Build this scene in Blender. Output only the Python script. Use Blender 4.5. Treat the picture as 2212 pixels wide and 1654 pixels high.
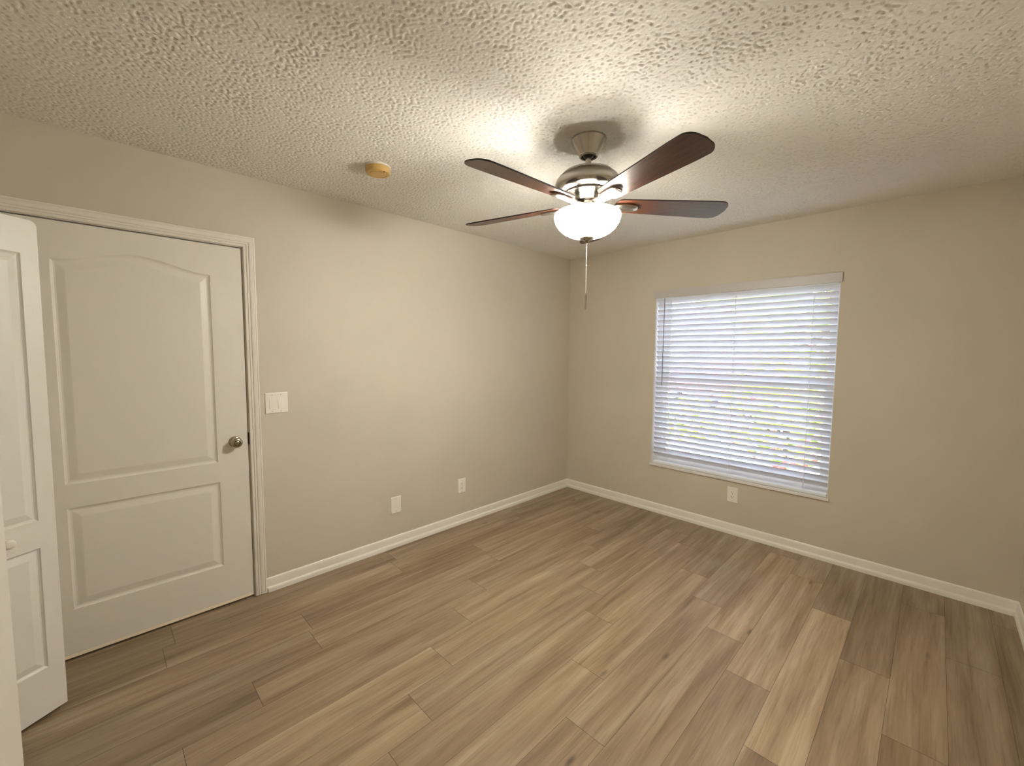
import bpy, bmesh, math, random
from mathutils import Vector, Matrix, noise
PI = math.pi
S = bpy.context.scene
COL = S.collection
for o in list(bpy.data.objects):
    bpy.data.objects.remove(o)
random.seed(7)

# ------------------------------------------------------------------ camera
W, H = 3.187, 2.44          # room width (x), ceiling height (z); far corner at the origin, room towards -y
YB = -3.98                  # closet wall
f_px, yaw, pitch, roll = 909.94, 0.7892, -0.0734, 0.0071
cam_d = bpy.data.cameras.new('camera')
cam = bpy.data.objects.new('camera', cam_d); COL.objects.link(cam)
cam_d.sensor_fit = 'HORIZONTAL'; cam_d.sensor_width = 36.0
cam_d.lens = 36.0 * f_px / 2212.0
cam_d.clip_start = 0.02; cam_d.clip_end = 300
fw = Vector((-math.sin(yaw)*math.cos(pitch), math.cos(yaw)*math.cos(pitch), math.sin(pitch)))
r0 = Vector((math.cos(yaw), math.sin(yaw), 0)); u0 = r0.cross(fw)
rt = r0*math.cos(roll) + u0*math.sin(roll); up = -r0*math.sin(roll) + u0*math.cos(roll)
m = Matrix(((rt.x, up.x, -fw.x), (rt.y, up.y, -fw.y), (rt.z, up.z, -fw.z))).to_4x4()
m.translation = Vector((2.7859, -3.6236, 1.4639))
cam.matrix_world = m
S.camera = cam

# ------------------------------------------------------------------ light
S.view_settings.view_transform = 'Standard'
S.view_settings.look = 'None'
S.view_settings.gamma = 1.0
S.view_settings.use_curve_mapping = False
S.view_settings.exposure = 0.72
S.cycles.use_denoising = True
S.cycles.max_bounces = 14
S.cycles.diffuse_bounces = 8
S.cycles.glossy_bounces = 4
S.cycles.transmission_bounces = 8
S.cycles.sample_clamp_indirect = 6.0

SKY_STRENGTH = 12.0
world = bpy.data.worlds.new('world'); S.world = world; world.use_nodes = True
wn = world.node_tree; wn.nodes.clear()
wo = wn.nodes.new('ShaderNodeOutputWorld'); bg = wn.nodes.new('ShaderNodeBackground')
tcw = wn.nodes.new('ShaderNodeTexCoord'); sep = wn.nodes.new('ShaderNodeSeparateXYZ')
rmp = wn.nodes.new('ShaderNodeValToRGB')
rmp.color_ramp.elements[0].position = 0.0; rmp.color_ramp.elements[0].color = (0.90, 0.90, 1.0, 1)
rmp.color_ramp.elements[1].position = 0.9; rmp.color_ramp.elements[1].color = (0.54, 0.62, 1.0, 1)
wn.links.new(tcw.outputs['Generated'], sep.inputs[0]); wn.links.new(sep.outputs['Z'], rmp.inputs[0])
wn.links.new(rmp.outputs[0], bg.inputs['Color']); bg.inputs['Strength'].default_value = SKY_STRENGTH
wn.links.new(bg.outputs[0], wo.inputs[0])

sun_d = bpy.data.lights.new('sun', 'SUN'); sun_d.energy = 14.0; sun_d.angle = 0.01; sun_d.color = (1.0, 0.95, 0.86)
sun = bpy.data.objects.new('sun', sun_d); COL.objects.link(sun)
sun.rotation_euler = (math.radians(38), 0, math.radians(-25)); sun.location = (0, -6, 12)   # comes from behind the house

# unseen portal added at the window opening: emits nothing, guides sky sampling
port_d = bpy.data.lights.new('window_portal', 'AREA'); port_d.shape = 'RECTANGLE'
port_d.size = 1.30; port_d.size_y = 1.48; port_d.cycles.is_portal = True
port = bpy.data.objects.new('window_portal', port_d); COL.objects.link(port)
port.location = (1.633, 0.20, 1.22); port.rotation_euler = (math.radians(-90), 0, 0)

LAMP_W = 3.8              # each of the two bulbs in the fan's bowl
LAMP_COL = (1.0, 0.96, 0.90)

# ------------------------------------------------------------------ materials
def mat(name, col=(.8, .8, .8), rough=.5, metal=0.0, spec=.5):
    mt = bpy.data.materials.new(name); mt.use_nodes = True
    b = mt.node_tree.nodes['Principled BSDF']
    b.inputs['Base Color'].default_value = (*col, 1); b.inputs['Roughness'].default_value = rough
    b.inputs['Metallic'].default_value = metal; b.inputs['Specular IOR Level'].default_value = spec
    return mt
def N(mt, t, **kw):
    n = mt.node_tree.nodes.new(t)
    for k, v in kw.items(): setattr(n, k, v)
    return n
def L(mt, a, b): mt.node_tree.links.new(a, b)
def bsdf(mt): return mt.node_tree.nodes['Principled BSDF']
def coords(mt, scale=(1, 1, 1), kind='Object'):
    tc = N(mt, 'ShaderNodeTexCoord'); mp = N(mt, 'ShaderNodeMapping'); mp.inputs['Scale'].default_value = scale
    L(mt, tc.outputs[kind], mp.inputs[0]); return mp.outputs[0]
def nz(mt, vec, scale, detail=3, rough=.5, dist=0.0):
    n = N(mt, 'ShaderNodeTexNoise'); n.inputs['Scale'].default_value = scale; n.inputs['Detail'].default_value = detail
    n.inputs['Roughness'].default_value = rough; n.inputs['Distortion'].default_value = dist; L(mt, vec, n.inputs['Vector']); return n
def ramp(mt, fac, *stops):
    r = N(mt, 'ShaderNodeValToRGB'); cr = r.color_ramp
    while len(cr.elements) < len(stops): cr.elements.new(0.5)
    for e, (p, c) in zip(cr.elements, stops):
        e.position = p; e.color = (c, c, c, 1) if isinstance(c, (int, float)) else (*c, 1)
    L(mt, fac, r.inputs[0]); return r
def bump(mt, h, strength, dist=.002):
    b = N(mt, 'ShaderNodeBump'); b.inputs['Strength'].default_value = strength; b.inputs['Distance'].default_value = dist
    L(mt, h, b.inputs['Height']); L(mt, b.outputs[0], bsdf(mt).inputs['Normal']); return b
def mix(mt, fac, a, b, blend='MIX'):
    n = N(mt, 'ShaderNodeMix', data_type='RGBA', blend_type=blend)
    for i, v in ((0, fac), (6, a), (7, b)):
        if hasattr(v, 'is_linked') or hasattr(v, 'links'): L(mt, v, n.inputs[i])
        else: n.inputs[i].default_value = v if i == 0 else (*v, 1)
    return n.outputs[2]

WALLC = (0.60, 0.548, 0.452)
def make_wall_mat():
    mt = mat('greige_wall_paint', WALLC, .6, spec=.3)
    v = coords(mt)
    n1 = nz(mt, v, 90, 3, .6); bump(mt, n1.outputs[0], .25, .0015)
    n2 = nz(mt, v, 1.3, 2); r = ramp(mt, n2.outputs[0], (.35, tuple(c*.97 for c in WALLC)), (.65, tuple(c*1.03 for c in WALLC)))
    L(mt, r.outputs[0], bsdf(mt).inputs['Base Color'])
    return mt
M_WALL = make_wall_mat()

def make_ceiling_mat():
    mt = mat('textured_ceiling_paint', (.80, .785, .735), .75, spec=.2)
    v = coords(mt)
    n2 = nz(mt, v, 300, 2, .5); bump(mt, n2.outputs[0], .35, .0012)
    return mt
M_CEIL = make_ceiling_mat()

def make_white(name, col, rough, streak=None, sc=1.0, spec=.5, bs=.35):
    mt = mat(name, col, rough, spec=spec)
    if streak:
        n = nz(mt, coords(mt, streak), 60*sc, 4, .6); bump(mt, n.outputs[0], bs, .0012)
    return mt
M_TRIM_Y = make_white('white_trim_paint', (.86, .835, .76), .38, (8, .35, 8), .7)
M_TRIM_X = make_white('white_trim_paint_far', (.86, .835, .76), .38, (.35, 8, 8), .7)
M_CASING = make_white('white_casing_paint', (.78, .75, .675), .4, (8, 8, .3), .5, bs=.15)
M_DOOR = make_white('white_door_paint', (.76, .735, .67), .42, (6, 6, .5), .6, bs=.12)
M_LEAF = make_white('white_closet_door_paint', (.80, .785, .735), .42, (6, 6, .5), .6, bs=.12)
M_PLATE = mat('white_plastic_plate', (.86, .835, .76), .3)
M_DARK = mat('dark_recess', (.012, .01, .008), .7)
M_VINYL = mat('white_vinyl', (.8, .82, .84), .35)
M_SILL = mat('white_marble_sill', (.78, .76, .74), .22)
M_REVEAL = mat('white_reveal_paint', (.78, .78, .76), .5)

def make_nickel(name='brushed_nickel', col=(.46, .43, .385), rough=.24):
    mt = mat(name, col, rough, 1.0)
    return mt
M_NICKEL = make_nickel()
M_KNOB = make_nickel('satin_nickel_knob', (.42, .37, .29), .24)
M_BLACKMETAL = mat('black_metal', (.02, .018, .016), .4, .6)

def make_blade_mat():
    mt = mat('dark_walnut_blade', (.05, .02, .01), .33, spec=.42)
    v = coords(mt, (.9, 16, 6))
    n = nz(mt, v, 6, 6, .65, .6)
    r = ramp(mt, n.outputs[0], (.3, (.014, .006, .004)), (.52, (.044, .014, .006)), (.75, (.082, .028, .012)))
    L(mt, r.outputs[0], bsdf(mt).inputs['Base Color'])
    n2 = nz(mt, coords(mt, (1, 60, 10)), 14, 4, .7); bump(mt, n2.outputs[0], .25, .0006)
    rr = ramp(mt, n2.outputs[0], (.3, .26), (.7, .38)); L(mt, rr.outputs[0], bsdf(mt).inputs['Roughness'])
    return mt
M_BLADE = make_blade_mat()

def make_bowl_mat():
    mt = bpy.data.materials.new('frosted_lit_glass'); mt.use_nodes = True
    nt = mt.node_tree; nt.nodes.clear()
    out = nt.nodes.new('ShaderNodeOutputMaterial'); em = nt.nodes.new('ShaderNodeEmission')
    tc = nt.nodes.new('ShaderNodeTexCoord'); n = nt.nodes.new('ShaderNodeTexNoise'); n.inputs['Scale'].default_value = 9; n.inputs['Detail'].default_value = 2
    r = nt.nodes.new('ShaderNodeValToRGB'); r.color_ramp.elements[0].position = .35; r.color_ramp.elements[0].color = (1, .93, .78, 1)
    r.color_ramp.elements[1].position = .6; r.color_ramp.elements[1].color = (1, .955, .86, 1)
    nt.links.new(tc.outputs['Object'], n.inputs['Vector']); nt.links.new(n.outputs[0], r.inputs[0]); nt.links.new(r.outputs[0], em.inputs['Color'])
    # the two bulbs are not equally strong: one flank of the bowl glows less
    dp = nt.nodes.new('ShaderNodeVectorMath'); dp.operation = 'DOT_PRODUCT'; dp.inputs[1].default_value = (-.80, -.60, 0)
    mr = nt.nodes.new('ShaderNodeMapRange'); mr.interpolation_type = 'SMOOTHSTEP'
    mr.inputs[1].default_value = -.15; mr.inputs[2].default_value = .15; mr.inputs[3].default_value = BOWL_E*.64; mr.inputs[4].default_value = BOWL_E*1.16
    nt.links.new(tc.outputs['Object'], dp.inputs[0]); nt.links.new(dp.outputs['Value'], mr.inputs[0]); nt.links.new(mr.outputs[0], em.inputs['Strength'])
    gl = nt.nodes.new('ShaderNodeBsdfPrincipled'); gl.inputs['Base Color'].default_value = (.9, .87, .78, 1); gl.inputs['Roughness'].default_value = .25
    ad = nt.nodes.new('ShaderNodeAddShader'); nt.links.new(em.outputs[0], ad.inputs[0]); nt.links.new(gl.outputs[0], ad.inputs[1])
    nt.links.new(ad.outputs[0], out.inputs[0])
    return mt
BOWL_E = 92.0
M_BOWL = make_bowl_mat()
BOWL_E = 2.0
M_BOWL_IN = make_bowl_mat(); [setattr(q.inputs['Base Color'], 'default_value', (.32, .30, .27, 1)) for q in M_BOWL_IN.node_tree.nodes if q.type == 'BSDF_PRINCIPLED']; M_BOWL_IN.name = 'frosted_glass_inside'  # inner glass colour darkened so less light shows on the hub above

def make_slat_mat():
    mt = bpy.data.materials.new('white_blind_slat'); mt.use_nodes = True
    nt = mt.node_tree; b = nt.nodes['Principled BSDF']; out = nt.nodes['Material Output']
    b.inputs['Base Color'].default_value = (.76, .78, .82, 1); b.inputs['Roughness'].default_value = .4
    tr = nt.nodes.new('ShaderNodeBsdfTranslucent'); tr.inputs['Color'].default_value = (.80, .85, .95, 1)
    mx = nt.nodes.new('ShaderNodeMixShader'); mx.inputs[0].default_value = .12
    nt.links.new(b.outputs[0], mx.inputs[1]); nt.links.new(tr.outputs[0], mx.inputs[2]); nt.links.new(mx.outputs[0], out.inputs[0])
    return mt
M_SLAT = make_slat_mat()
M_CORD = mat('white_cord', (.85, .85, .85), .7)
M_WAND = mat('clear_grey_wand', (.28, .27, .30), .25)

def make_glass():
    mt = bpy.data.materials.new('window_glass'); mt.use_nodes = True
    nt = mt.node_tree; nt.nodes.clear()
    out = nt.nodes.new('ShaderNodeOutputMaterial'); t = nt.nodes.new('ShaderNodeBsdfTransparent'); t.inputs[0].default_value = (.95, .95, .98, 1)
    g = nt.nodes.new('ShaderNodeBsdfGlossy'); g.inputs['Roughness'].default_value = .02
    fr = nt.nodes.new('ShaderNodeFresnel'); fr.inputs[0].default_value = 1.45
    mx = nt.nodes.new('ShaderNodeMixShader'); nt.links.new(fr.outputs[0], mx.inputs[0]); nt.links.new(t.outputs[0], mx.inputs[1]); nt.links.new(g.outputs[0], mx.inputs[2])
    nt.links.new(mx.outputs[0], out.inputs[0]); return mt
M_GLASS = make_glass()

def make_floor_mat():
    mt = mat('oak_vinyl_plank', (.3, .22, .14), .42, spec=.5)
    at = N(mt, 'ShaderNodeAttribute'); at.attribute_name = 'plank'       # r: tone, g: grain offset, b: hue
    sx = N(mt, 'ShaderNodeSeparateColor'); L(mt, at.outputs['Color'], sx.inputs[0])
    tc = N(mt, 'ShaderNodeTexCoord')
    off = N(mt, 'ShaderNodeCombineXYZ'); ml = N(mt, 'ShaderNodeMath', operation='MULTIPLY'); L(mt, sx.outputs[1], ml.inputs[0]); ml.inputs[1].default_value = 37.0
    L(mt, ml.outputs[0], off.inputs['Z']); L(mt, ml.outputs[0], off.inputs['Y'])
    va = N(mt, 'ShaderNodeVectorMath', operation='ADD'); L(mt, tc.outputs['Object'], va.inputs[0]); L(mt, off.outputs[0], va.inputs[1])
    def mp(sc):
        q = N(mt, 'ShaderNodeMapping'); q.inputs['Scale'].default_value = sc; L(mt, va.outputs[0], q.inputs[0]); return q.outputs[0]
    broad = nz(mt, mp((9, .62, 1)), 1.6, 4, .55, .5)
    fine = nz(mt, mp((60, 2.2, 1)), 1.6, 6, .65, .6)
    col = ramp(mt, broad.outputs[0], (.30, (.245, .165, .094)), (.43, (.34, .242, .145)), (.56, (.42, .312, .200)), (.72, (.52, .410, .280)))
    fr = ramp(mt, fine.outputs[0], (.30, .74), (.50, 1.0), (.72, 1.12))
    c = mix(mt, 1.0, col.outputs[0], fr.outputs[0], 'MULTIPLY')
    tone = N(mt, 'ShaderNodeMapRange'); L(mt, sx.outputs[0], tone.inputs[0]); tone.inputs[3].default_value = .66; tone.inputs[4].default_value = 1.34
    tcmb = N(mt, 'ShaderNodeCombineColor'); [L(mt, tone.outputs[0], tcmb.inputs[i]) for i in range(3)]
    c = mix(mt, 1.0, c, tcmb.outputs[0], 'MULTIPLY')
    # knots
    vor = N(mt, 'ShaderNodeTexVoronoi', feature='F1'); L(mt, mp((5.5, 1.7, 1)), vor.inputs['Vector']); vor.inputs['Scale'].default_value = 1.0; vor.inputs['Randomness'].default_value = 1.0
    kn = ramp(mt, vor.outputs['Distance'], (.02, 1.0), (.075, 0.0))
    kp = N(mt, 'ShaderNodeSeparateColor'); L(mt, vor.outputs['Color'], kp.inputs[0])
    gt = N(mt, 'ShaderNodeMath', operation='GREATER_THAN'); L(mt, kp.outputs[0], gt.inputs[0]); gt.inputs[1].default_value = .58
    km = N(mt, 'ShaderNodeMath', operation='MULTIPLY'); L(mt, gt.outputs[0], km.inputs[0]); L(mt, kn.outputs[0], km.inputs[1])
    km2 = N(mt, 'ShaderNodeMath', operation='MULTIPLY'); L(mt, km.outputs[0], km2.inputs[0]); km2.inputs[1].default_value = .8
    c = mix(mt, km2.outputs[0], c, (.085, .055, .03))
    L(mt, c, bsdf(mt).inputs['Base Color'])
    bump(mt, fine.outputs[0], .12, .0008)
    rr = ramp(mt, fine.outputs[0], (.3, .44), (.7, .34)); L(mt, rr.outputs[0], bsdf(mt).inputs['Roughness'])
    return mt
M_FLOOR = make_floor_mat()
M_GROOVE = mat('plank_joint', (.07, .048, .03), .8)

# ------------------------------------------------------------------ mesh helpers
def link(name, bm, mats, parent=None, smooth=False, angle=None):
    me = bpy.data.meshes.new(name); bm.normal_update(); bm.to_mesh(me); bm.free()
    if not isinstance(mats, (list, tuple)): mats = [mats]
    for q in mats: me.materials.append(q)
    o = bpy.data.objects.new(name, me); COL.objects.link(o)
    if parent: o.parent = parent
    if smooth:
        for p in me.polygons: p.use_smooth = True
        if angle:
            try: me.set_sharp_from_angle(angle=math.radians(angle))
            except Exception: pass
    return o
def tag(o, label=None, cat=None, group=None, kind=None):
    if label: o['label'] = label
    if cat: o['category'] = cat
    if group: o['group'] = group
    if kind: o['kind'] = kind
    return o
def empty(name, loc, rz=0.0, parent=None):
    o = bpy.data.objects.new(name, None); COL.objects.link(o); o.location = loc; o.rotation_euler = (0, 0, rz)
    o.empty_display_size = .1
    if parent: o.parent = parent
    return o
def box(bm, x0, x1, y0, y1, z0, z1, mi=0, bev=0.0):
    v = [bm.verts.new((x, y, z)) for x in (x0, x1) for y in (y0, y1) for z in (z0, z1)]
    fs = [bm.faces.new([v[i] for i in q]) for q in ((0, 1, 3, 2), (4, 6, 7, 5), (0, 4, 5, 1), (2, 3, 7, 6), (0, 2, 6, 4), (1, 5, 7, 3))]
    for q in fs: q.material_index = mi
    if bev:
        es = {e for q in fs for e in q.edges}
        bmesh.ops.bevel(bm, geom=list(es), offset=bev, segments=2, profile=.5, affect='EDGES')
def lathe(bm, prof, seg=48, cx=0, cy=0, axis='Z', mi=0):
    rings = []
    for r, z in prof:
        if r < 1e-6: rings.append([bm.verts.new((cx, cy, z))])
        else: rings.append([bm.verts.new((cx+r*math.cos(2*PI*i/seg), cy+r*math.sin(2*PI*i/seg), z)) for i in range(seg)])
    for a, b in zip(rings, rings[1:]):
        for i in range(seg):
            j = (i+1) % seg
            if len(a) == 1 and len(b) == 1: continue
            if len(a) == 1: q = bm.faces.new((a[0], b[i], b[j]))
            elif len(b) == 1: q = bm.faces.new((a[i], a[j], b[0]))
            else: q = bm.faces.new((a[i], a[j], b[j], b[i]))
            q.material_index = mi
def tube(bm, a, b, r, seg=10):
    a, b = Vector(a), Vector(b); d = (b-a).normalized()
    u = d.orthogonal().normalized(); w = d.cross(u)
    A = [bm.verts.new(a+(u*math.cos(2*PI*i/seg)+w*math.sin(2*PI*i/seg))*r) for i in range(seg)]
    B = [bm.verts.new(b+(u*math.cos(2*PI*i/seg)+w*math.sin(2*PI*i/seg))*r) for i in range(seg)]
    for i in range(seg): bm.faces.new((A[i], A[(i+1) % seg], B[(i+1) % seg], B[i]))
    bm.faces.new(A[::-1]); bm.faces.new(B)
def xform(bm, M): bmesh.ops.transform(bm, matrix=M, verts=bm.verts)
def extrude_profile(bm, prof, axis, a, b, wall):
    """prof: (outward, z) points, run along axis between a and b; wall: 'left','far','right','back'."""
    def P(t, o, z):
        if wall == 'left': return (o, t, z)
        if wall == 'far': return (t, -o, z)
        if wall == 'right': return (W-o, t, z)
        return (t, YB+o, z)
    ra = [bm.verts.new(P(a(o) if callable(a) else a, o, z)) for o, z in prof]
    rb = [bm.verts.new(P(b(o) if callable(b) else b, o, z)) for o, z in prof]
    n = len(prof)
    for i in range(n): bm.faces.new((ra[i], ra[(i+1) % n], rb[(i+1) % n], rb[i]))
    bm.faces.new(ra[::-1]); bm.faces.new(rb)

# ------------------------------------------------------------------ floor
def build_floor():
    bm = bmesh.new(); lay = bm.loops.layers.color.new('plank')
    P = .1805; LN = 1.225; g = .0008
    first = [-.95, -1.00, -.42, -.44, -.743, -1.008, -.05, -.285, -.475, -.84, -1.115, -.13, -.38, -.735, -1.13, -.30, -.75, -.2, -.6]
    tone = {(13, 0): .22, (12, 0): .45, (12, 1): .72, (13, 1): .80, (11, 1): .74, (11, 2): .50, (12, 2): .42, (10, 1): .50, (10, 0): .38, (9, 1): .62, (9, 2): .52,
            (9, 0): .35, (8, 1): .60, (8, 2): .45, (8, 0): .32, (7, 3): .58, (7, 2): .38, (7, 1): .50, (6, 3): .62, (6, 2): .50, (6, 1): .44, (5, 1): .52, (5, 2): .36, (14, 0): .28,
            (14, 1): .60, (13, 2): .52, (15, 0): .25, (15, 1): .50, (15, 2): .40, (16, 0): .18, (16, 1): .24, (4, 1): .42, (3, 1): .45, (3, 2): .38, (10, 2): .62, (0, 1): .35, (0, 2): .32}
    rnd = random.Random(11)
    for i in range(-1, 18):
        x0 = .009 + i*P; x1 = x0 + P
        x0c, x1c = max(x0, -.12), min(x1, W)
        if x1c <= x0c: continue
        j = first[i]; ys = [0.0]
        while j > -4.7: ys.append(j); j -= LN
        ys.append(-4.7)
        for k in range(len(ys)-1):
            t = tone.get((i, k), .22 + .28*rnd.random()); col = (t, rnd.random(), rnd.random(), 1)  # random tone, kept darker to paint lens vignetting into the left rows
            ya, yb = ys[k+1]+g, ys[k]-g
            xa, xb = x0c+g*.7, x1c-g*.7
            q = bm.faces.new([bm.verts.new(c) for c in ((xa, ya, 0), (xb, ya, 0), (xb, yb, 0), (xa, yb, 0))])
            for lp in q.loops: lp[lay] = col
    box(bm, -.12, W+.0, -4.7, 0.0, -.12, -.0012, 1)
    o = link('floor', bm, [M_FLOOR, M_GROOVE])
    tag(o, 'taupe brown wood-look plank floor running toward the window wall', 'floor', kind='structure')
build_floor()

# ------------------------------------------------------------------ room shell
WIN = (.9705, 2.2959, .452, 1.99)
DY0, DY1, DZ = -3.895, -3.006, 2.040            # door opening in the left wall
CX0, CX1, CZ = .10, 1.41, 2.0                    # closet opening in the back wall
def build_ceiling():
    """knockdown plaster: flattened plateaus over a real relief of small irregular pits."""
    import numpy as np
    st = CEIL_STEP; X0, X1, Y0, Y1 = -.01, W+.01, YB-.05, .01
    nx, ny = int((X1-X0)/st)+1, int((Y1-Y0)/st)+1
    rg = np.random.RandomState(5)
    fy = np.fft.fftfreq(ny, st)[:, None]; fx = np.fft.rfftfreq(nx, st)[None, :]
    f = np.sqrt(fx*fx+fy*fy)
    def band(f0, bw):
        a = np.fft.irfft2(np.fft.rfft2(rg.randn(ny, nx))*np.exp(-((f-f0)/bw)**2), s=(ny, nx)); return a/a.std()
    h = band(43, 27); lo = band(3, 4)
    h = h + .25*lo
    pit = 1/(1+np.exp((h+1.02)*9))          # 1 inside a pit
    z = H - CEIL_DEPTH*(1-pit) - .0003*band(70, 30)
    xs = np.linspace(X0, X1, nx); ys = np.linspace(Y0, Y1, ny)
    co = np.empty((ny, nx, 3), np.float32); co[..., 0] = xs[None]; co[..., 1] = ys[:, None]; co[..., 2] = z
    idx = np.arange(nx*ny).reshape(ny, nx)
    q = np.stack([idx[:-1, :-1], idx[1:, :-1], idx[1:, 1:], idx[:-1, 1:]], -1).reshape(-1, 4)
    # slab above the relief
    sl = np.array([(x, y, zz) for x in (-.14, W+.14) for y in (-4.85, .22) for zz in (H+.0005, H+.15)], np.float32)
    sf = np.array(((0, 1, 3, 2), (4, 6, 7, 5), (0, 4, 5, 1), (2, 3, 7, 6), (0, 2, 6, 4), (1, 5, 7, 3))) + nx*ny
    V = np.concatenate([co.reshape(-1, 3), sl]); F = np.concatenate([q, sf]).astype(np.int32)
    me = bpy.data.meshes.new('ceiling'); me.vertices.add(len(V)); me.vertices.foreach_set('co', V.ravel())
    me.loops.add(F.size); me.loops.foreach_set('vertex_index', F.ravel())
    me.polygons.add(len(F)); me.polygons.foreach_set('loop_start', np.arange(0, F.size, 4, dtype=np.int32))
    me.polygons.foreach_set('loop_total', np.full(len(F), 4, np.int32))
    sm = np.ones(len(F), bool); sm[-6:] = False; me.polygons.foreach_set('use_smooth', sm)
    me.update(calc_edges=True); me.materials.append(M_CEIL)
    o = bpy.data.objects.new('ceiling', me); COL.objects.link(o)
    tag(o, 'off-white ceiling with a knockdown plaster texture', 'ceiling', kind='structure')
CEIL_STEP = .0036; CEIL_DEPTH = .0034
build_ceiling()
bm = bmesh.new()
box(bm, -.13, 0, YB-.1, DY0, 0, H); box(bm, -.13, 0, DY1, 0, 0, H); box(bm, -.13, 0, DY0, DY1, DZ, H)
tag(link('wall_left', bm, M_WALL), 'greige painted wall holding the white panel door', 'wall', kind='structure')
bm = bmesh.new()
x0, x1, z0, z1 = WIN
box(bm, -.13, x0, 0, .2, -.1, H); box(bm, x1, W+.13, 0, .2, -.1, H); box(bm, x0, x1, 0, .2, -.1, z0-.02); box(bm, x0, x1, 0, .2, z1, H)
tag(link('wall_far', bm, M_WALL), 'greige painted wall around the window', 'wall', kind='structure')
bm = bmesh.new(); box(bm, W, W+.13, -4.85, 0, -.1, H)
tag(link('wall_right', bm, M_WALL), 'greige painted wall at the right edge beside the window wall', 'wall', kind='structure')
bm = bmesh.new()
box(bm, 0, CX0, YB-.1, YB, 0, H); box(bm, CX1, W, YB-.1, YB, 0, H); box(bm, CX0, CX1, YB-.1, YB, CZ, H)
box(bm, -.13, W, -4.85, -4.7, -.1, H); box(bm, -.13, 0, -4.7, YB-.1, -.1, H); box(bm, CX1+.1, CX1+.2, -4.7, YB-.1, 0, H)
tag(link('wall_back', bm, M_WALL), 'greige painted wall with the closet opening behind the folding doors', 'wall', kind='structure')
# hallway side of the door (dark, closed off)
bm = bmesh.new(); box(bm, -.30, -.14, DY0-.2, DY1+.2, -.12, H)
tag(link('wall_hall', bm, M_WALL), 'hallway wall beyond the closed door', 'wall', kind='structure')

BB = [(0, 0), (.016, 0), (.016, .012), (.0155, .020), (.0135, .027), (.011, .031), (.0095, .036), (.0085, .060), (.0075, .076), (.0055, .083), (.003, .0865), (0, .0868)]
def bb_end(o): return -2.944 - (.0 if o < .012 else -.010)
bm = bmesh.new(); extrude_profile(bm, BB, 'y', lambda o: -2.946+max(0, o-.009)*1.6, lambda o: -o, 'left')
tag(link('baseboard_left', bm, M_TRIM_Y), 'white baseboard along the wall with the door', 'baseboard', kind='structure')
bm = bmesh.new(); extrude_profile(bm, BB, 'x', lambda o: o, lambda o: W-o, 'far')
tag(link('baseboard_far', bm, M_TRIM_X), 'white baseboard under the window', 'baseboard', kind='structure')
bm = bmesh.new(); extrude_profile(bm, BB, 'y', lambda o: YB+.02, lambda o: -o, 'right')
tag(link('baseboard_right', bm, M_TRIM_Y), 'white baseboard at the right edge of the floor', 'baseboard', kind='structure')
bm = bmesh.new(); extrude_profile(bm, BB, 'x', lambda o: CX1+.08, lambda o: W-.02, 'back')
tag(link('baseboard_back', bm, M_TRIM_X), 'white baseboard on the closet wall', 'baseboard', kind='structure')

# door casing (trim_1)
def casing(bm, prof, pts, frame):
    """prof (width outward, thickness); pts inner path as (t, z), frame maps (t, z, thick) to world."""
    (ta, za), (tb, zb), (tc, zc), (td, zd) = pts    # right bottom, right top, left top, left bottom
    rings = []
    for k, (t, z) in enumerate(pts):
        ring = []
        for w_, th in prof:
            if k == 0: q = (t+w_, z)
            elif k == 1: q = (t+w_, z+w_)
            elif k == 2: q = (t-w_, z+w_)
            else: q = (t-w_, z)
            ring.append(bm.verts.new(frame(q[0], q[1], th)))
        rings.append(ring)
    n = len(prof)
    for a, b in zip(rings, rings[1:]):
        for i in range(n): bm.faces.new((a[i], a[(i+1) % n], b[(i+1) % n], b[i]))
    bm.faces.new(rings[0]); bm.faces.new(rings[-1][::-1])
CAS = [(0, 0), (0, .009), (.003, .0115), (.011, .0115), (.0125, .0085), (.0150, .0085), (.0165, .0125), (.0225, .0125), (.024, .0095), (.0265, .0095), (.028, .013),
       (.034, .0150), (.044, .0165), (.0465, .0145), (.049, .0145), (.0505, .017), (.056, .0165), (.058, .013), (.058, 0)]
bm = bmesh.new()
casing(bm, CAS, [(DY1+.004, .004), (DY1+.004, DZ), (DY0-.004, DZ), (DY0-.004, .004)], lambda t, z, th: (th+.0003, t, z))
tag(link('trim_1', bm, M_CASING), 'white moulded casing around the panel door', 'door casing', kind='structure')

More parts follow.
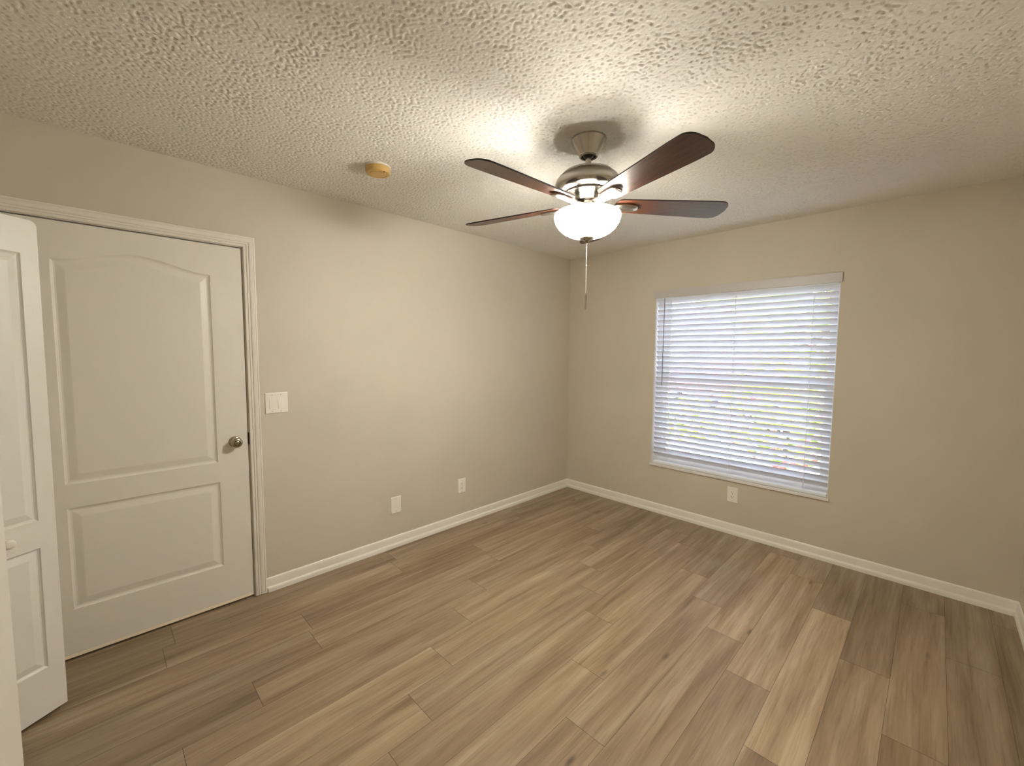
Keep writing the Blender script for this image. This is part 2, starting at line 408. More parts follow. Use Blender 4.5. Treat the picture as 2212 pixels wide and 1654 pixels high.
# ------------------------------------------------------------------ panel doors
def offset_loop(kind, x0, x1, z0, z1, d, n=28):
    """loop of (x, z); rectangular, or with an arched top."""
    pts = [(x0+d, z0+d), (x1-d, z0+d)]
    if kind == 'rect': pts += [(x1-d, z1-d), (x0+d, z1-d)]
    else:
        rise = .054
        for i in range(n+1):
            t = i/n; x = x1-d + (x0-x1+2*d)*t
            pts.append((x, z1-d + rise*.5*(1-math.cos(2*PI*t))))
    return pts
PROF = [(0, 0), (.004, .0035), (.010, .0065), (.016, .0070), (.020, .0062), (.042, .0012), (.046, .0005)]   # inset, depth
def panel_door(w, h, T, panels, round_top=0.0, prof=PROF):
    bm = bmesh.new()
    outer = [(0, 0), (w, 0)]
    if round_top:
        r = round_top
        outer += [(w, h)]
        outer += [(r-r*math.sin(a), h-r+r*math.cos(a)) for a in [PI/2*i/6 for i in range(7)]]
    else: outer += [(w, h), (0, h)]
    rims = []
    for side in (-1, 1):
        Y = side*T/2
        ov = [bm.verts.new((x, Y, z)) for x, z in outer]; rims.append(ov)
        edges = [bm.edges.new((ov[i], ov[(i+1) % len(ov)])) for i in range(len(ov))]
        for kind, x0, x1, z0, z1 in panels:
            prev = None
            for k, (d, dep) in enumerate(prof):
                lp = [bm.verts.new((x, Y-side*dep, z)) for x, z in offset_loop(kind, x0, x1, z0, z1, d)]
                n = len(lp)
                if prev is None: edges += [bm.edges.new((lp[i], lp[(i+1) % n])) for i in range(n)]
                else:
                    for i in range(n): bm.faces.new((prev[i], prev[(i+1) % n], lp[(i+1) % n], lp[i]))
                prev = lp
            bm.faces.new(prev)
        bmesh.ops.triangle_fill(bm, use_beauty=True, use_dissolve=False, edges=edges, normal=(0, side, 0))
    a, b = rims
    for i in range(len(a)): bm.faces.new((a[i], a[(i+1) % len(a)], b[(i+1) % len(a)], b[i]))
    bmesh.ops.recalc_face_normals(bm, faces=bm.faces)
    return bm
DW = 0.8825; DH = 2.017; DT = .035
door = empty('door_1', (-.004-DT/2, -3.8925, .014), PI/2)
tag(door, 'white two-panel door with an arched upper panel and a round knob', 'door', kind='structure')
yl = -3.8925
bm = panel_door(DW, DH, DT, [('arch', -3.744-yl, -3.158-yl, .838-.014, 1.866-.014), ('rect', -3.744-yl, -3.152-yl, .242-.014, .726-.014)])
link('door_leaf', bm, M_DOOR, door)
# jamb around the leaf
bm = bmesh.new()
for (a, b, c, d) in ((-.012, -.0025, 0, DZ), (DW+.0030, DW+.0125, 0, DZ)): box(bm, a, b, -.019-.001, .10, -.010, DZ-.016)
box(bm, -.012, DW+.0125, -.020, .10, DH+.0065, DH+.0135)
box(bm, -.0025, DW+.003, .019, .032, 0, DH+.0065)
link('door_frame', bm, M_CASING, door)
# knob: lathe along the door normal (local -y is into the room)
def knob_parts(parent, x, z):
    k = None
    bm = bmesh.new(); lathe(bm, [(0, 0), (.031, 0), (.031, .003), (.0285, .006), (.016, .009), (.012, .010), (0, .010)], 40)
    xform(bm, Matrix.Rotation(PI/2, 4, 'X')); ro = link('rose', bm, M_KNOB, parent, True, 40); ro.location = (x, -DT/2, z)
    bm = bmesh.new(); lathe(bm, [(.011, .008), (.0115, .020), (.016, .026), (.0245, .032), (.0280, .041), (.0275, .050), (.0225, .0565), (.0150, .0575), (.0135, .0545), (.0120, .0525), (0, .0525)], 40)
    xform(bm, Matrix.Rotation(PI/2, 4, 'X')); kn = link('door_knob', bm, M_KNOB, parent, True, 50); kn.location = (x, -DT/2, z)
    bm = bmesh.new(); lathe(bm, [(.0115, .0500), (.0115, .0560), (.009, .0575), (0, .0575)], 24); 
    box(bm, -.0075, .0075, -.0017, .0017, .0560, .0625)
    xform(bm, Matrix.Rotation(PI/2, 4, 'X') ); tb = link('thumb_turn', bm, M_KNOB, kn, True, 40); tb.rotation_euler = (0, math.radians(-12), 0)
knob_parts(door, -3.068-.006-yl, .930)
bm = bmesh.new(); box(bm, DW-.0005, DW+.0065, -DT/2-.0045, -DT/2+.012, .905, .975)
link('latch_plate', bm, M_BLACKMETAL, door)
# three hinges on the hidden jamb are behind the closet door; only the raw bottom edge shows
bm = bmesh.new(); box(bm, .002, DW-.012, -DT/2-.0012, -DT/2+.004, -.001, .014)
tag(link('bottom_edge', bm, mat('bare_wood_edge', (.93, .82, .64), .6), door), 'bare pale wood strip at the door bottom')

# closet bifold doors
LW = .305; LH = 1.925; LT = .028; LZ = .020
lp_panels = [('rect', .052, LW-.052, .208-LZ, .692-LZ), ('rect', .052, LW-.052, .800-LZ, 1.818-LZ)]
PROF_L = [(0, 0), (.003, .004), (.007, .0075), (.011, .008), (.015, .0065), (.034, .001), (.037, .0004)]
def bifold(name, hinge, d1, d2, label, tilt=0.0):
    """hinge: xy of the hinge joint; d1: direction of the leading leaf, d2: of the jamb leaf."""
    g = empty(name, (hinge[0], hinge[1], LZ)); tag(g, label, 'closet door', kind='structure')
    for nm, d, off, rt_ in (('folding_leaf', d1[0], d1[1], .022), ('jamb_leaf', d2[0], d2[1], 0.0)):
        bm = panel_door(LW, LH, LT, lp_panels, rt_, PROF_L)
        o = link(nm, bm, M_LEAF, g); o.rotation_euler = (0, 0, d); o.location = (off[0], off[1], 0)
        if nm == 'folding_leaf':
            o.rotation_euler = (tilt*.0, tilt, d)
            lead = o
    return g, lead
th1 = math.atan2(-.835, .55)
nrm = Vector((.835, .55))                     # room-side normal of the visible leaf
c1 = -nrm*(LT/2)
g1, lead = bifold('door_2', (.347, -3.765), (th1, (c1.x, c1.y)), (math.atan2(-.835, -.55), (-.058-c1.x, c1.y-.012)),
                  'white folding closet door nearest the panel door, its knob leaf facing the room', -.006)
bm = bmesh.new(); lathe(bm, [(0, 0), (.013, 0), (.011, .003), (.0075, .008), (.0075, .013), (.011, .019), (.0165, .024), (.0175, .029), (.0155, .034), (.009, .0365), (0, .037)], 32)
xform(bm, Matrix.Rotation(-PI/2, 4, 'X')); kn = link('pull_knob', bm, M_PLATE, lead, True, 50); kn.location = (.152, LT/2, .752-LZ)
h2 = (1.188, -3.800)
ang = math.atan2(-.22, .20); n2 = Vector((.74, .672)).normalized()
g2, lead2 = bifold('door_3', h2, (math.atan2(-.22, -.20), (-.035, -.022)), (ang, (-n2.x*LT/2, -n2.y*LT/2)),
                   'white folding closet door at the lower left corner of the view', 0)
kn2 = kn.copy(); COL.objects.link(kn2); kn2.parent = lead2; kn2.location = (.15, LT/2, .752-LZ)
kn2.rotation_euler = (0, 0, 0)

# ------------------------------------------------------------------ window
x0, x1, z0, z1 = WIN
win = empty('window_1', ((x0+x1)/2, .15, z0)); tag(win, 'white vinyl single-hung window behind the blind', 'window', kind='structure')
cx = (x0+x1)/2; hw = (x1-x0)/2; hh = z1-z0
bm = bmesh.new()
FT = .038
box(bm, -hw, -hw+FT, -.03, .05, 0, hh); box(bm, hw-FT, hw, -.03, .05, 0, hh); box(bm, -hw+FT, hw-FT, -.03, .05, 0, .05); box(bm, -hw+FT, hw-FT, -.03, .05, hh-FT, hh)
link('window_frame', bm, M_VINYL, win)
zm = 1.235-z0
bm = bmesh.new()
for (a, b, c, d) in ((-hw+FT, hw-FT, .05, .115), (-hw+FT, hw-FT, zm-.03, zm+.012)): box(bm, a, b, -.02, .01, c, d)
box(bm, -hw+FT, -hw+FT+.035, -.02, .01, .095, zm-.03); box(bm, hw-FT-.035, hw-FT, -.02, .01, .095, zm-.03)
link('lower_sash', bm, M_VINYL, win)
bm = bmesh.new()
box(bm, -hw+FT, hw-FT, .012, .04, zm-.02, zm+.02); box(bm, -hw+FT, hw-FT, .012, .04, hh-FT-.03, hh-FT)
box(bm, -hw+FT, -hw+FT+.03, .012, .04, zm+.02, hh-FT-.03); box(bm, hw-FT-.03, hw-FT, .012, .04, zm+.02, hh-FT-.03)
link('upper_sash', bm, M_VINYL, win)
bm = bmesh.new(); box(bm, -hw+FT+.03, hw-FT-.03, -.007, -.003, .09, zm-.02); link('lower_pane', bm, M_GLASS, win)
bm = bmesh.new(); box(bm, -hw+FT+.02, hw-FT-.02, .024, .028, zm+.01, hh-FT-.02); link('upper_pane', bm, M_GLASS, win)
# painted reveal and sill
bm = bmesh.new()
box(bm, -hw, -hw+.003, -.1495, -.03, 0, hh); box(bm, hw-.003, hw, -.1495, -.03, 0, hh); box(bm, -hw+.003, hw-.003, -.1495, -.03, hh-.003, hh)
link('reveal', bm, M_REVEAL, win)
bm = bmesh.new(); box(bm, -hw-.012, hw+.009, -.163, -.0, -.0195, .001, bev=.003)
link('window_sill', bm, M_SILL, win)

# ------------------------------------------------------------------ blind
blind = empty('window_blind', (cx, .035, 1.955))
tag(blind, 'white horizontal slat blind hanging in the window, slats half open', 'blind')
bx = blind.location
def BL(x, y, z): return (x-bx.x, y-bx.y, z-bx.z)
bm = bmesh.new()
box(bm, .957-bx.x, 2.3055-bx.x, -.0125-bx.y, -.001-bx.y, 1.953-bx.z, 2.020-bx.z, bev=.0015)
link('valance', bm, mat('blind_valance', (.56, .54, .52), .4), blind)
bm = bmesh.new(); box(bm, .976-bx.x, 2.290-bx.x, .004-bx.y, .058-bx.y, 1.945-bx.z, 1.985-bx.z)
link('headrail', bm, M_VINYL, blind)
LADX = [1.109, 1.633, 2.146]; CORDX = [1.3705, 1.9126]
bm = bmesh.new()
NS = 31; zs0 = .538; pitch_s = (1.925-.538)/(NS-1); sw = .0500; tilt = math.radians(52)
yc = .034
def slat(bm, zc, tilt, x0=.979, x1=2.287):
    n = 6
    pts = []
    for i in range(n+1):
        t = -1+2*i/n; s = t*sw/2; crown = .0022*(1-t*t)
        yy = s*math.cos(tilt) + crown*math.sin(tilt); zz = -s*math.sin(tilt) + crown*math.cos(tilt)   # room edge up
        pts.append((yy, zz))
    th = .0026; nx, nz_ = math.sin(tilt)*th, math.cos(tilt)*th
    top = pts; bot = [(a-nx, b-nz_) for a, b in pts]
    loop = top + bot[::-1]
    A = [bm.verts.new(BL(x0, yc+a, zc+b)) for a, b in loop]; B = [bm.verts.new(BL(x1, yc+a, zc+b)) for a, b in loop]
    m_ = len(loop)
    for i in range(m_): bm.faces.new((A[i], A[(i+1) % m_], B[(i+1) % m_], B[i]))
    bm.faces.new(A[::-1]); bm.faces.new(B)
rs = random.Random(3)
for i in range(NS):
    zc = zs0 + i*pitch_s
    slat(bm, zc, tilt + math.radians(rs.uniform(-.8, .8)))
bmesh.ops.recalc_face_normals(bm, faces=bm.faces)
link('slats', bm, M_SLAT, blind)
bm = bmesh.new(); box(bm, .979-bx.x, 2.287-bx.x, .010-bx.y, .060-bx.y, .4545-bx.z, .474-bx.z, bev=.004)
link('bottom_rail', bm, M_VINYL, blind)
for lx in LADX:
    bm = bmesh.new()
    for yy in (yc-.020, yc+.024): tube(bm, BL(lx, yy, .470), BL(lx, yy, 1.95), .0015, 6)
    for i in range(NS):
        zc = zs0+i*pitch_s
        tube(bm, BL(lx, yc-.020, zc+.012), BL(lx, yc+.020, zc-.022), .0013, 5)
    link('ladder_cord', bm, M_CORD, blind)
for lx in CORDX:
    bm = bmesh.new(); tube(bm, BL(lx, yc+.026, .470), BL(lx, yc+.026, 1.95), .0010, 6); link('lift_cord', bm, M_CORD, blind)
bm = bmesh.new(); tube(bm, BL(1.052, .000, 1.945), BL(1.050, -.001, 1.175), .0034, 6); tube(bm, BL(1.052, .0, 1.962), BL(1.052, .0, 1.940), .0016, 6)
link('tilt_wand', bm, M_WAND, blind)

# ------------------------------------------------------------------ wall plates
def to_wall(o, wall, t, z):
    if wall == 'left': o.location = (0, t, z); o.rotation_euler = (0, 0, PI/2)
    else: o.location = (t, 0, z)
def plate_bm(w, h):
    bm = bmesh.new()
    T = .0055; b = .004
    rings = [(0, 0), (0, .002), (b*.35, T*.8), (b, T)]
    prev = None
    for ins, y in rings:
        r = [bm.verts.new((sx*(w/2-ins), -y, sz*(h/2-ins))) for sx, sz in ((-1, -1), (1, -1), (1, 1), (-1, 1))]
        if prev:
            for i in range(4): bm.faces.new((prev[i], prev[(i+1) % 4], r[(i+1) % 4], r[i]))
        prev = r
    bm.faces.new(prev)
    return bm
def screw(parent, x, z):
    bm = bmesh.new(); lathe(bm, [(.0030, 0), (.0030, .0007), (.002, .0011), (0, .0011)], 16); xform(bm, Matrix.Rotation(PI/2, 4, 'X'))
    o = link('screw', bm, mat('screw_head', (.55, .52, .45), .4), parent, True, 40) if 'screw_head' not in bpy.data.materials else link('screw', bm, bpy.data.materials['screw_head'], parent, True, 40)
    o.location = (x, -.0054, z)
# double rocker switch
sw_ = empty('light_switch', (0, 0, 0)); tag(sw_, 'white double rocker light switch beside the door casing', 'light switch'); to_wall(sw_, 'left', -2.8545, 1.1495)
link('wall_plate', plate_bm(.124, .124), M_PLATE, sw_)
for s in (-1, 1):
    bm = bmesh.new(); x = s*.0235
    a = [(x-.0165, -.0035, -.0335), (x+.0165, -.0035, -.0335), (x+.0165, -.0035, .0335), (x-.0165, -.0035, .0335)]
    b = [(x-.016, -.0108, -.033), (x+.016, -.0108, -.033), (x+.016, -.0058, .033), (x-.016, -.0058, .033)]
    A = [bm.verts.new(c) for c in a]; B = [bm.verts.new(c) for c in b]
    for i in range(4): bm.faces.new((A[i], A[(i+1) % 4], B[(i+1) % 4], B[i]))
    bm.faces.new(B)
    link('rocker', bm, M_PLATE, sw_)
    screw(sw_, s*.0235-.0, .049); screw(sw_, s*.0235, -.049)
# blank plate
bp = empty('blank_wall_plate', (0, 0, 0)); tag(bp, 'blank white wall plate above the baseboard, nearer the door', 'wall plate'); to_wall(bp, 'left', -2.072, .3215)
link('wall_plate', plate_bm(.082, .124), M_PLATE, bp); screw(bp, 0, .045); screw(bp, 0, -.045)
def outlet(wall, t, z, label, first=None):
    o = empty('wall_outlet', (0, 0, 0)); tag(o, label, 'outlet', 'duplex wall outlets'); to_wall(o, wall, t, z)
    if first:
        for ch in first.children:
            c = ch.copy(); COL.objects.link(c); c.parent = o
            for g in ch.children:
                d = g.copy(); COL.objects.link(d); d.parent = c
        return o
    link('wall_plate', plate_bm(.080, .124), M_PLATE, o)
    bm = bmesh.new(); box(bm, -.0168, .0168, -.0070, -.003, -.0335, .0335, bev=.0012)
    rc = link('receptacle', bm, M_PLATE, o)
    for zz in (.0175, -.0175):
        bm = bmesh.new()
        box(bm, -.0072, -.0050, -.0073, -.0060, zz+.001, zz+.009); box(bm, .0052, .0072, -.0073, -.0060, zz+.002, zz+.008)
        lathe(bm, [(0, .0073), (.0028, .0073), (.0028, .006)], 14)
        # rotate ground hole into the wall plane
        vs = [v for v in bm.verts][-29:]
        bmesh.ops.transform(bm, matrix=Matrix.Translation((0, 0, zz-.0065)) @ Matrix.Rotation(PI/2, 4, 'X'), verts=vs)
        link('slots', bm, M_DARK, rc)
    screw(o, 0, .0475); screw(o, 0, -.0475)
    return o
o1 = outlet('left', -1.4535, .329, 'white duplex outlet on the door wall, between the blank plate and the corner')
o2 = outlet('far', 1.680, .324, 'white duplex outlet on the window wall just below the sill', o1)

# ------------------------------------------------------------------ smoke detector
M_YEL = mat('yellowed_plastic', (.60, .39, .13), .45)
sd = empty('smoke_detector', (.642, -2.508, H)); tag(sd, 'round yellowed smoke detector on the ceiling', 'smoke detector'); sd.rotation_euler = (0, 0, .6)
bm = bmesh.new(); lathe(bm, [(0, .0), (.064, 0), (.066, -.004), (.066, -.010), (.063, -.012), (0, -.012)], 56); link('mounting_base', bm, M_PLATE, sd, True, 35)
bm = bmesh.new(); lathe(bm, [(.0625, -.011), (.0635, -.016), (.0625, -.034), (.059, -.0405), (.052, -.0425), (.045, -.0425), (.0435, -.0405), (.0415, -.0405), (.040, -.043), (.024, -.0445), (0, -.0445)], 56)
link('cover', bm, M_YEL, sd, True, 35)
bm = bmesh.new()
for k in range(5):
    a = -.9+k*.14; 
    tube(bm, (.0425*math.cos(a), .0425*math.sin(a), -.0418), (.0425*math.cos(a+.10), .0425*math.sin(a+.10), -.0418), .0012, 6)
box(bm, .046, .053, -.028, -.023, -.0432, -.0420)
link('vent_slot', bm, M_DARK, sd)

# ------------------------------------------------------------------ ceiling fan
FC = Vector((1.603, -1.965, 0))
fan = empty('ceiling_fan', (FC.x, FC.y, H)); tag(fan, 'brushed nickel ceiling fan with five dark wood blades and a lit bowl light', 'ceiling fan')
def FL(prof): return [(r, z-H) for r, z in prof]
bm = bmesh.new(); lathe(bm, FL([(.0, 2.4395), (.080, 2.4395), (.0805, 2.432), (.079, 2.428), (.044, 2.366), (.0435, 2.362), (.040, 2.3585), (.034, 2.3585), (.033, 2.362), (.032, 2.385)]), 64)
link('canopy', bm, M_NICKEL, fan, True, 35)
bm = bmesh.new(); lathe(bm, FL([(.030, 2.392), (.030, 2.375), (.024, 2.362), (.014, 2.355)]), 32); link('hanger_ball', bm, M_BLACKMETAL, fan, True)
bm = bmesh.new(); lathe(bm, FL([(.0135, 2.37), (.0135, 2.285)]), 32); link('downrod', bm, M_NICKEL, fan, True)
bm = bmesh.new(); lathe(bm, FL([(.0, 2.302), (.022, 2.302), (.026, 2.298), (.060, 2.297), (.100, 2.291), (.112, 2.286), (.115, 2.282), (.1150, 2.279), (.118, 2.2775), (.132, 2.268), (.144, 2.253), (.150, 2.236), (.1515, 2.222), (.149, 2.212), (.142, 2.204), (.128, 2.199), (.112, 2.197), (.108, 2.1955),
                                (.1075, 2.193), (.110, 2.1915), (.110, 2.1895), (.104, 2.186), (.094, 2.170), (.086, 2.158), (.080, 2.152), (.0, 2.152)]), 96)
link('motor_housing', bm, M_NICKEL, fan, True, 30)
bm = bmesh.new(); lathe(bm, FL([(.030, 2.156), (.046, 2.154), (.047, 2.150), (.047, 2.135), (.052, 2.132), (.056, 2.130), (.0565, 2.116), (.060, 2.113), (.095, 2.106), (.128, 2.104), (.131, 2.1015), (.131, 2.098)]), 64)
# the pan over the bowl is open at its edge: only a narrow ring so lamp light leaves upwards
bm.free(); bm = bmesh.new(); lathe(bm, FL([(.030, 2.156), (.046, 2.154), (.047, 2.150), (.047, 2.135), (.052, 2.132), (.056, 2.130), (.0565, 2.112), (.054, 2.108), (.020, 2.106), (.0, 2.106)]), 64)
link('light_fitter', bm, M_NICKEL, fan, True, 35)
# glass bowl
bowl_o = [(.134, 2.104), (.139, 2.1065), (.146, 2.105), (.1515, 2.100), (.153, 2.093), (.151, 2.080), (.144, 2.060), (.132, 2.042), (.112, 2.024), (.085, 2.009), (.055, 2.000), (.020, 1.9960)]
bowl_i = [(r-.004 if r > .03 else r, z+.0035) for r, z in bowl_o[::-1]][:-1]
bm = bmesh.new(); lathe(bm, FL(bowl_o), 96); lathe(bm, FL([bowl_o[-1]] + bowl_i + [bowl_o[0]]), 96, mi=1); bmesh.ops.remove_doubles(bm, verts=bm.verts, dist=1e-5)
bmesh.ops.recalc_face_normals(bm, faces=bm.faces)
bowl = link('glass_bowl', bm, [M_BOWL, M_BOWL_IN], fan, True, 50)
bm = bmesh.new(); lathe(bm, FL([(.0, 2.0005), (.030, 1.999), (.033, 1.996), (.033, 1.992), (.028, 1.986), (.012, 1.983), (.009, 1.978), (.006, 1.975), (0, 1.975)]), 40)
link('finial', bm, M_NICKEL, fan, True, 40)
bm = bmesh.new(); tube(bm, (0, 0, 2.11-H), (0, 0, 1.99-H), .004, 8); link('centre_rod', bm, M_NICKEL, fan)
# bulbs
M_BULB = bpy.data.materials.new('lit_bulb'); M_BULB.use_nodes = True
_nt = M_BULB.node_tree; _nt.nodes.clear(); _o = _nt.nodes.new('ShaderNodeOutputMaterial'); _e = _nt.nodes.new('ShaderNodeEmission'); _e.inputs[0].default_value = (1, .86, .62, 1); _e.inputs[1].default_value = 10; _nt.links.new(_e.outputs[0], _o.inputs[0])
for k in range(2):
    a = math.radians(40+180*k)
    bm = bmesh.new(); lathe(bm, [(0, -.022), (.011, -.018), (.016, -.008), (.0165, 0), (.014, .010), (.009, .018), (.007, .024), (0, .024)], 20)
    xform(bm, Matrix.Rotation(a, 4, 'Z') @ Matrix.Rotation(math.radians(-70), 4, 'Y'))
    bo = link('bulb', bm, M_BULB, fan, True); bo.location = (.075*math.cos(a), .075*math.sin(a), 2.070-H)
    ld = bpy.data.lights.new('bulb_light', 'POINT'); ld.energy = LAMP_W; ld.color = LAMP_COL; ld.shadow_soft_size = .030
    lo = bpy.data.objects.new('bulb_light', ld); COL.objects.link(lo); lo.parent = fan; lo.location = (.085*math.cos(a), .085*math.sin(a), 2.095-H)
# pull chain
bm = bmesh.new()
z = 1.976
while z > 1.742:
    bmesh.ops.create_icosphere(bm, subdivisions=1, radius=.0011, matrix=Matrix.Translation((0, 0, z-H))); z -= .0036
tube(bm, (0, 0, 1.976-H), (0, 0, 1.742-H), .0006, 5)
tube(bm, (0, 0, 1.872-H), (0, 0, 1.866-H), .0026, 8)
ch = link('pull_chain', bm, mat('bead_chain', (.62, .58, .50), .35, 1.0), fan, True)
bm = bmesh.new(); lathe(bm, FL([(0, 1.744), (.002, 1.743), (.0035, 1.738), (.0045, 1.732), (.0045, 1.675), (.003, 1.669), (0, 1.668)]), 20)
link('chain_fob', bm, M_NICKEL, ch, True, 40)
# blades: local x outward
def blade_bm():
    bm = bmesh.new()
    r0_, r1_ = .158, .668
    pts = []
    def half(x):
        t = (x-r0_)/(r1_-r0_)
        return .052 + .018*min(1, t*1.25)
    n = 22
    up_ = []
    for i in range(n+1):                       # rounded root
        x = r0_ + (r1_-r0_)*i/n
        up_.append((x, half(x)))
    # root rounding
    ru = []
    for i in range(8):
        a = PI/2*i/7; ru.append((r0_-.030*math.cos(a)-.0, half(r0_)*math.sin(a)**.8))
    tip = []
    rc = .046
    for i in range(9):
        a = PI/2*i/8; tip.append((r1_-rc+rc*math.sin(a), half(r1_)-rc+rc*math.cos(a)))
    top = ru + up_[1:-3] + tip
    # slight curvature across the end
    loop = top + [(r1_+.004, 0)] + [(x, -y) for x, y in top[::-1]]
    out = []
    for p in loop:
        if not out or (abs(p[0]-out[-1][0])+abs(p[1]-out[-1][1])) > 1e-5: out.append(p)
    if abs(out[0][1]-out[-1][1]) < 1e-5: out.pop()
    T = .006
    A = [bm.verts.new((x, y, T/2)) for x, y in out]; B = [bm.verts.new((x, y, -T/2)) for x, y in out]
    bm.faces.new(A); bm.faces.new(B[::-1])
    for i in range(len(A)): bm.faces.new((A[i], B[i], B[(i+1) % len(A)], A[(i+1) % len(A)])).material_index = 1
    bmesh.ops.recalc_face_normals(bm, faces=bm.faces)
    return bm
def bracket_bm():
    bm = bmesh.new()
    # plate under the blade root with a rounded end, necking into the hub
    st = [(.042, .020, -.004), (.075, .017, -.009), (.110, .020, -.013), (.150, .027, -.0105), (.195, .029, -.0105), (.220, .027, -.0105), (.233, .019, -.0105), (.238, .008, -.0105)]
    T = .006; rings = []
    for x, hwid, z in st:
        cr = .004
        rings.append([bm.verts.new(c) for c in ((x, -hwid, z+T/2), (x, hwid, z+T/2), (x, hwid, z-T/2+cr*.4), (x, hwid*.6, z-T/2-cr*.4), (x, -hwid*.6, z-T/2-cr*.4), (x, -hwid, z-T/2+cr*.4))])
    for a, b in zip(rings, rings[1:]):
        for i in range(6): bm.faces.new((a[i], a[(i+1) % 6], b[(i+1) % 6], b[i]))
    bm.faces.new(rings[0][::-1]); bm.faces.new(rings[-1])
    bmesh.ops.recalc_face_normals(bm, faces=bm.faces)
    return bm
PITCH = math.radians(-12)
bmesh_blade = None
M_EDGE = mat('blade_edge', (.018, .008, .006), .5)
for k in range(5):
    a = math.radians(-93+72*k)
    if k == 0:
        bl = link('blade', blade_bm(), [M_BLADE, M_EDGE], fan)
        br = link('blade_bracket', bracket_bm(), M_NICKEL, bl, True, 40)
        b0, br0 = bl, br
    else:
        bl = b0.copy(); COL.objects.link(bl); bl.parent = fan
        br = br0.copy(); COL.objects.link(br); br.parent = bl
    bl.matrix_local = Matrix.Translation((0, 0, 2.148-H)) @ Matrix.Rotation(a, 4, 'Z') @ Matrix.Rotation(PITCH, 4, 'X')

# ------------------------------------------------------------------ outside
def flat_mat(name, c, r=.8): return mat(name, c, r)
bm = bmesh.new(); box(bm, -40, 40, .2, 60, -.5, -.15)
gm = mat('lawn_green', (.10, .17, .03), .9); n = nz(gm, coords(gm), 1.5, 6, .7); rr = ramp(gm, n.outputs[0], (.3, (.16, .19, .09)), (.7, (.36, .36, .20))); L(gm, rr.outputs[0], bsdf(gm).inputs['Base Color'])
tag(link('lawn', bm, gm), 'green lawn outside the window', 'lawn', kind='structure')
bm = bmesh.new(); box(bm, -14, 1.4, 3.6, 16, -.15, -.12)
tag(link('driveway', bm, mat('pale_concrete', (.55, .54, .52), .9)), 'pale concrete driveway outside the window', 'driveway', kind='structure')
def car(name, loc, rz, colr, label):
    g = empty(name, loc, rz); tag(g, label, 'car')
    paint = mat(name+'_paint', colr, .3, spec=.6)
    prof = [(-2.2, .35), (-2.25, .65), (-2.1, .88), (-1.35, .98), (-.75, 1.40), (.55, 1.43), (1.25, 1.02), (2.05, .92), (2.28, .70), (2.25, .35)]
    bm = bmesh.new()
    A = [bm.verts.new((x, -.86+(.12 if z > 1.1 else 0), z)) for x, z in prof]; B = [bm.verts.new((x, .86-(.12 if z > 1.1 else 0), z)) for x, z in prof]
    n = len(prof)
    for i in range(n): bm.faces.new((A[i], A[(i+1) % n], B[(i+1) % n], B[i]))
    bm.faces.new(A); bm.faces.new(B[::-1]); bmesh.ops.recalc_face_normals(bm, faces=bm.faces)
    bmesh.ops.bevel(bm, geom=list(bm.edges), offset=.05, segments=2, affect='EDGES')
    link('body', bm, paint, g, True, 40)
    dark = mat(name+'_glass', (.03, .04, .05), .08)
    bm = bmesh.new()
    for s in (-1, 1):
        q = [bm.verts.new((x, s*(.872 if z < 1.1 else .765), z)) for x, z in ((-1.15, 1.02), (-.72, 1.33), (.5, 1.36), (1.05, 1.04))]
        w2 = [bm.verts.new((v.co.x, v.co.y-s*.05, v.co.z)) for v in q]
        bm.faces.new(q); bm.faces.new(w2[::-1])
        for i in range(4): bm.faces.new((q[i], q[(i+1) % 4], w2[(i+1) % 4], w2[i]))
    link('side_window', bm, dark, g)
    for sx in (-1.38, 1.42):
        for s in (-1, 1):
            bm = bmesh.new(); lathe(bm, [(0, -.1), (.20, -.1), (.31, -.09), (.33, -.06), (.33, .08), (.20, .1), (0, .1)], 28); xform(bm, Matrix.Rotation(PI/2, 4, 'X'))
            wl = link('wheel', bm, mat('tyre', (.03, .03, .03), .8) if 'tyre' not in bpy.data.materials else bpy.data.materials['tyre'], g, True, 40); wl.location = (sx, s*.80, .33)
    return g
car('red_car', (-1.9, 10.0, -.12), 2.3, (.55, .02, .03), 'red car parked on the driveway beyond the blind')
car('white_car', (-6.6, 13.2, -.12), .3, (.8, .8, .8), 'white car parked behind the red car')
LEAFM = mat('shrub_leaf', (.16, .28, .03), .6); n = nz(LEAFM, coords(LEAFM), 3, 3); rr = ramp(LEAFM, n.outputs[0], (.35, (.20, .30, .04)), (.7, (.55, .60, .10))); L(LEAFM, rr.outputs[0], bsdf(LEAFM).inputs['Base Color'])
BARK = mat('bark', (.13, .09, .06), .9)
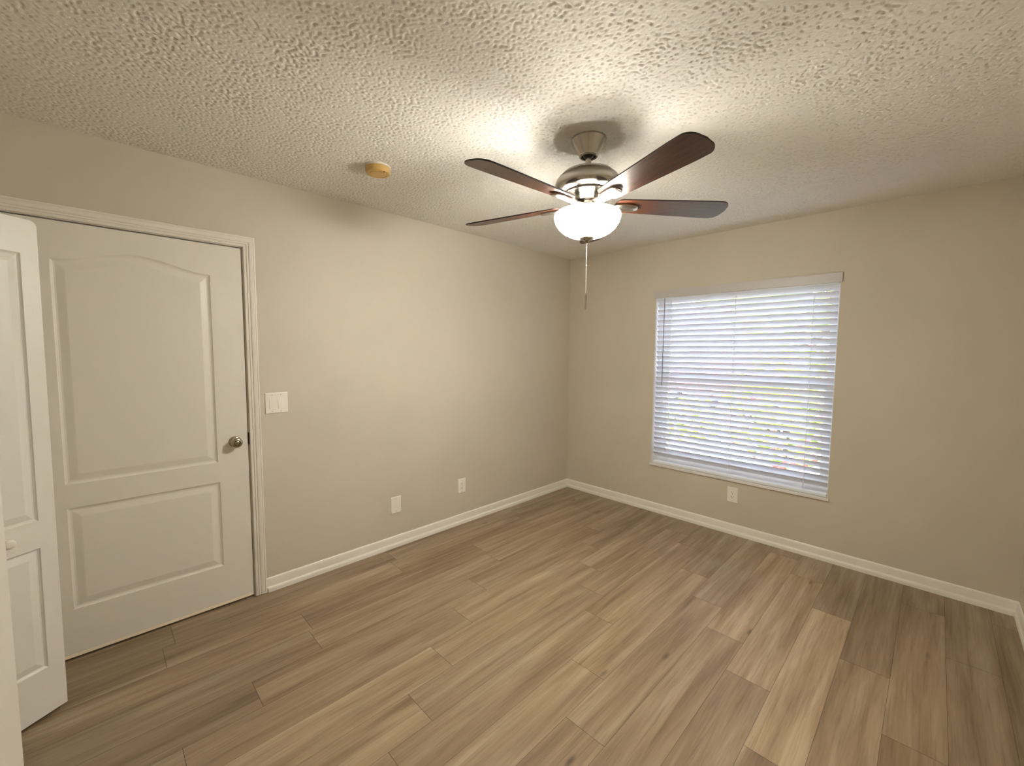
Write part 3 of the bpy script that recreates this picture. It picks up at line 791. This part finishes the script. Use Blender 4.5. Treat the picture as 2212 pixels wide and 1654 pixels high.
def plant(name, loc, r, h, zc, n, leaf, label, cat, trunk, seed, blossoms=0):
    rd = random.Random(seed); g = empty(name, loc); tag(g, label, cat)
    bm = bmesh.new()
    for i in range(n):
        while True:
            p = Vector((rd.uniform(-1, 1), rd.uniform(-1, 1), rd.uniform(-1, 1)))
            if .35 < p.length < 1: break
        p = Vector((p.x*r, p.y*r, zc+p.z*h)); R_ = Matrix.Rotation(rd.uniform(0, 6.28), 3, 'Z') @ Matrix.Rotation(rd.uniform(-1.2, 1.2), 3, 'X')
        q = [(-.5, 0, 0), (0, -.22, .03), (.5, 0, 0), (0, .22, .03)]
        bm.faces.new([bm.verts.new(p + R_ @ (Vector(c)*leaf*rd.uniform(.7, 1.3))) for c in q])
    link('foliage', bm, LEAFM, g)
    if blossoms:
        bm = bmesh.new()
        for i in range(blossoms):
            p = Vector((rd.gauss(0, 1), rd.gauss(0, 1), rd.gauss(0, 1))).normalized()
            p = Vector((p.x*r, p.y*r, zc+p.z*h))
            for k in range(5):
                a = 2*PI*k/5; u = Vector((math.cos(a), .3, math.sin(a)))*.035; w_ = Vector((-math.sin(a), 0, math.cos(a)))*.018
                bm.faces.new([bm.verts.new(p+q) for q in (Vector((0, 0, 0)), u*.6+w_, u, u*.6-w_)])
        tag(link('blossoms', bm, mat('coral_blossom', (.75, .12, .10), .6), g), 'coral red blossoms', kind='stuff')
    bm = bmesh.new()
    tube(bm, (0, 0, 0), (0.03, 0, zc), trunk, 10)
    for k in range(6):
        a = rd.uniform(0, 6.28); tube(bm, (0, 0, zc*.5), (r*.7*math.cos(a), r*.7*math.sin(a), zc+h*.4*rd.uniform(-.5, 1)), trunk*.4, 6)
    link('trunk', bm, BARK, g)
plant('flowering_shrub', (1.45, 2.7, -.15), .80, .80, .95, 2600, .13, 'leafy shrub with coral blossoms just outside the right part of the window', 'shrub', .03, 1, 140)
plant('tree', (.9, 6.0, -.15), 1.9, 1.2, 3.0, 3600, .24, 'leafy tree outside above the parked cars', 'tree', .12, 2)
plant('low_bush', (-.3, 4.0, -.15), .6, .40, .42, 1300, .11, 'low bush at the driveway edge outside', 'bush', .02, 3)
hs = empty('neighbour_house', (-8, 24, -.15)); tag(hs, 'pale house across the driveway outside the window', 'house')
bm = bmesh.new(); box(bm, -9, 9, 0, 6, 0, 2.7); link('walls', bm, mat('pale_stucco', (.62, .60, .56), .9), hs)
bm = bmesh.new()
v = [bm.verts.new(c) for c in ((-9.5, -.5, 2.7), (9.5, -.5, 2.7), (9.5, 6.5, 2.7), (-9.5, 6.5, 2.7), (-7, 3, 4.6), (7, 3, 4.6))]
for q in ((0, 1, 5, 4), (1, 2, 5), (2, 3, 4, 5), (3, 0, 4), (3, 2, 1, 0)): bm.faces.new([v[i] for i in q])
link('roof', bm, mat('grey_shingles', (.18, .17, .17), .9), hs)
for xx in (-5, 0, 5):
    bm = bmesh.new(); box(bm, xx-.7, xx+.7, -.04, .02, .9, 2.1); link('house_window', bm, mat('far_glass', (.05, .07, .09), .1) if 'far_glass' not in bpy.data.materials else bpy.data.materials['far_glass'], hs)
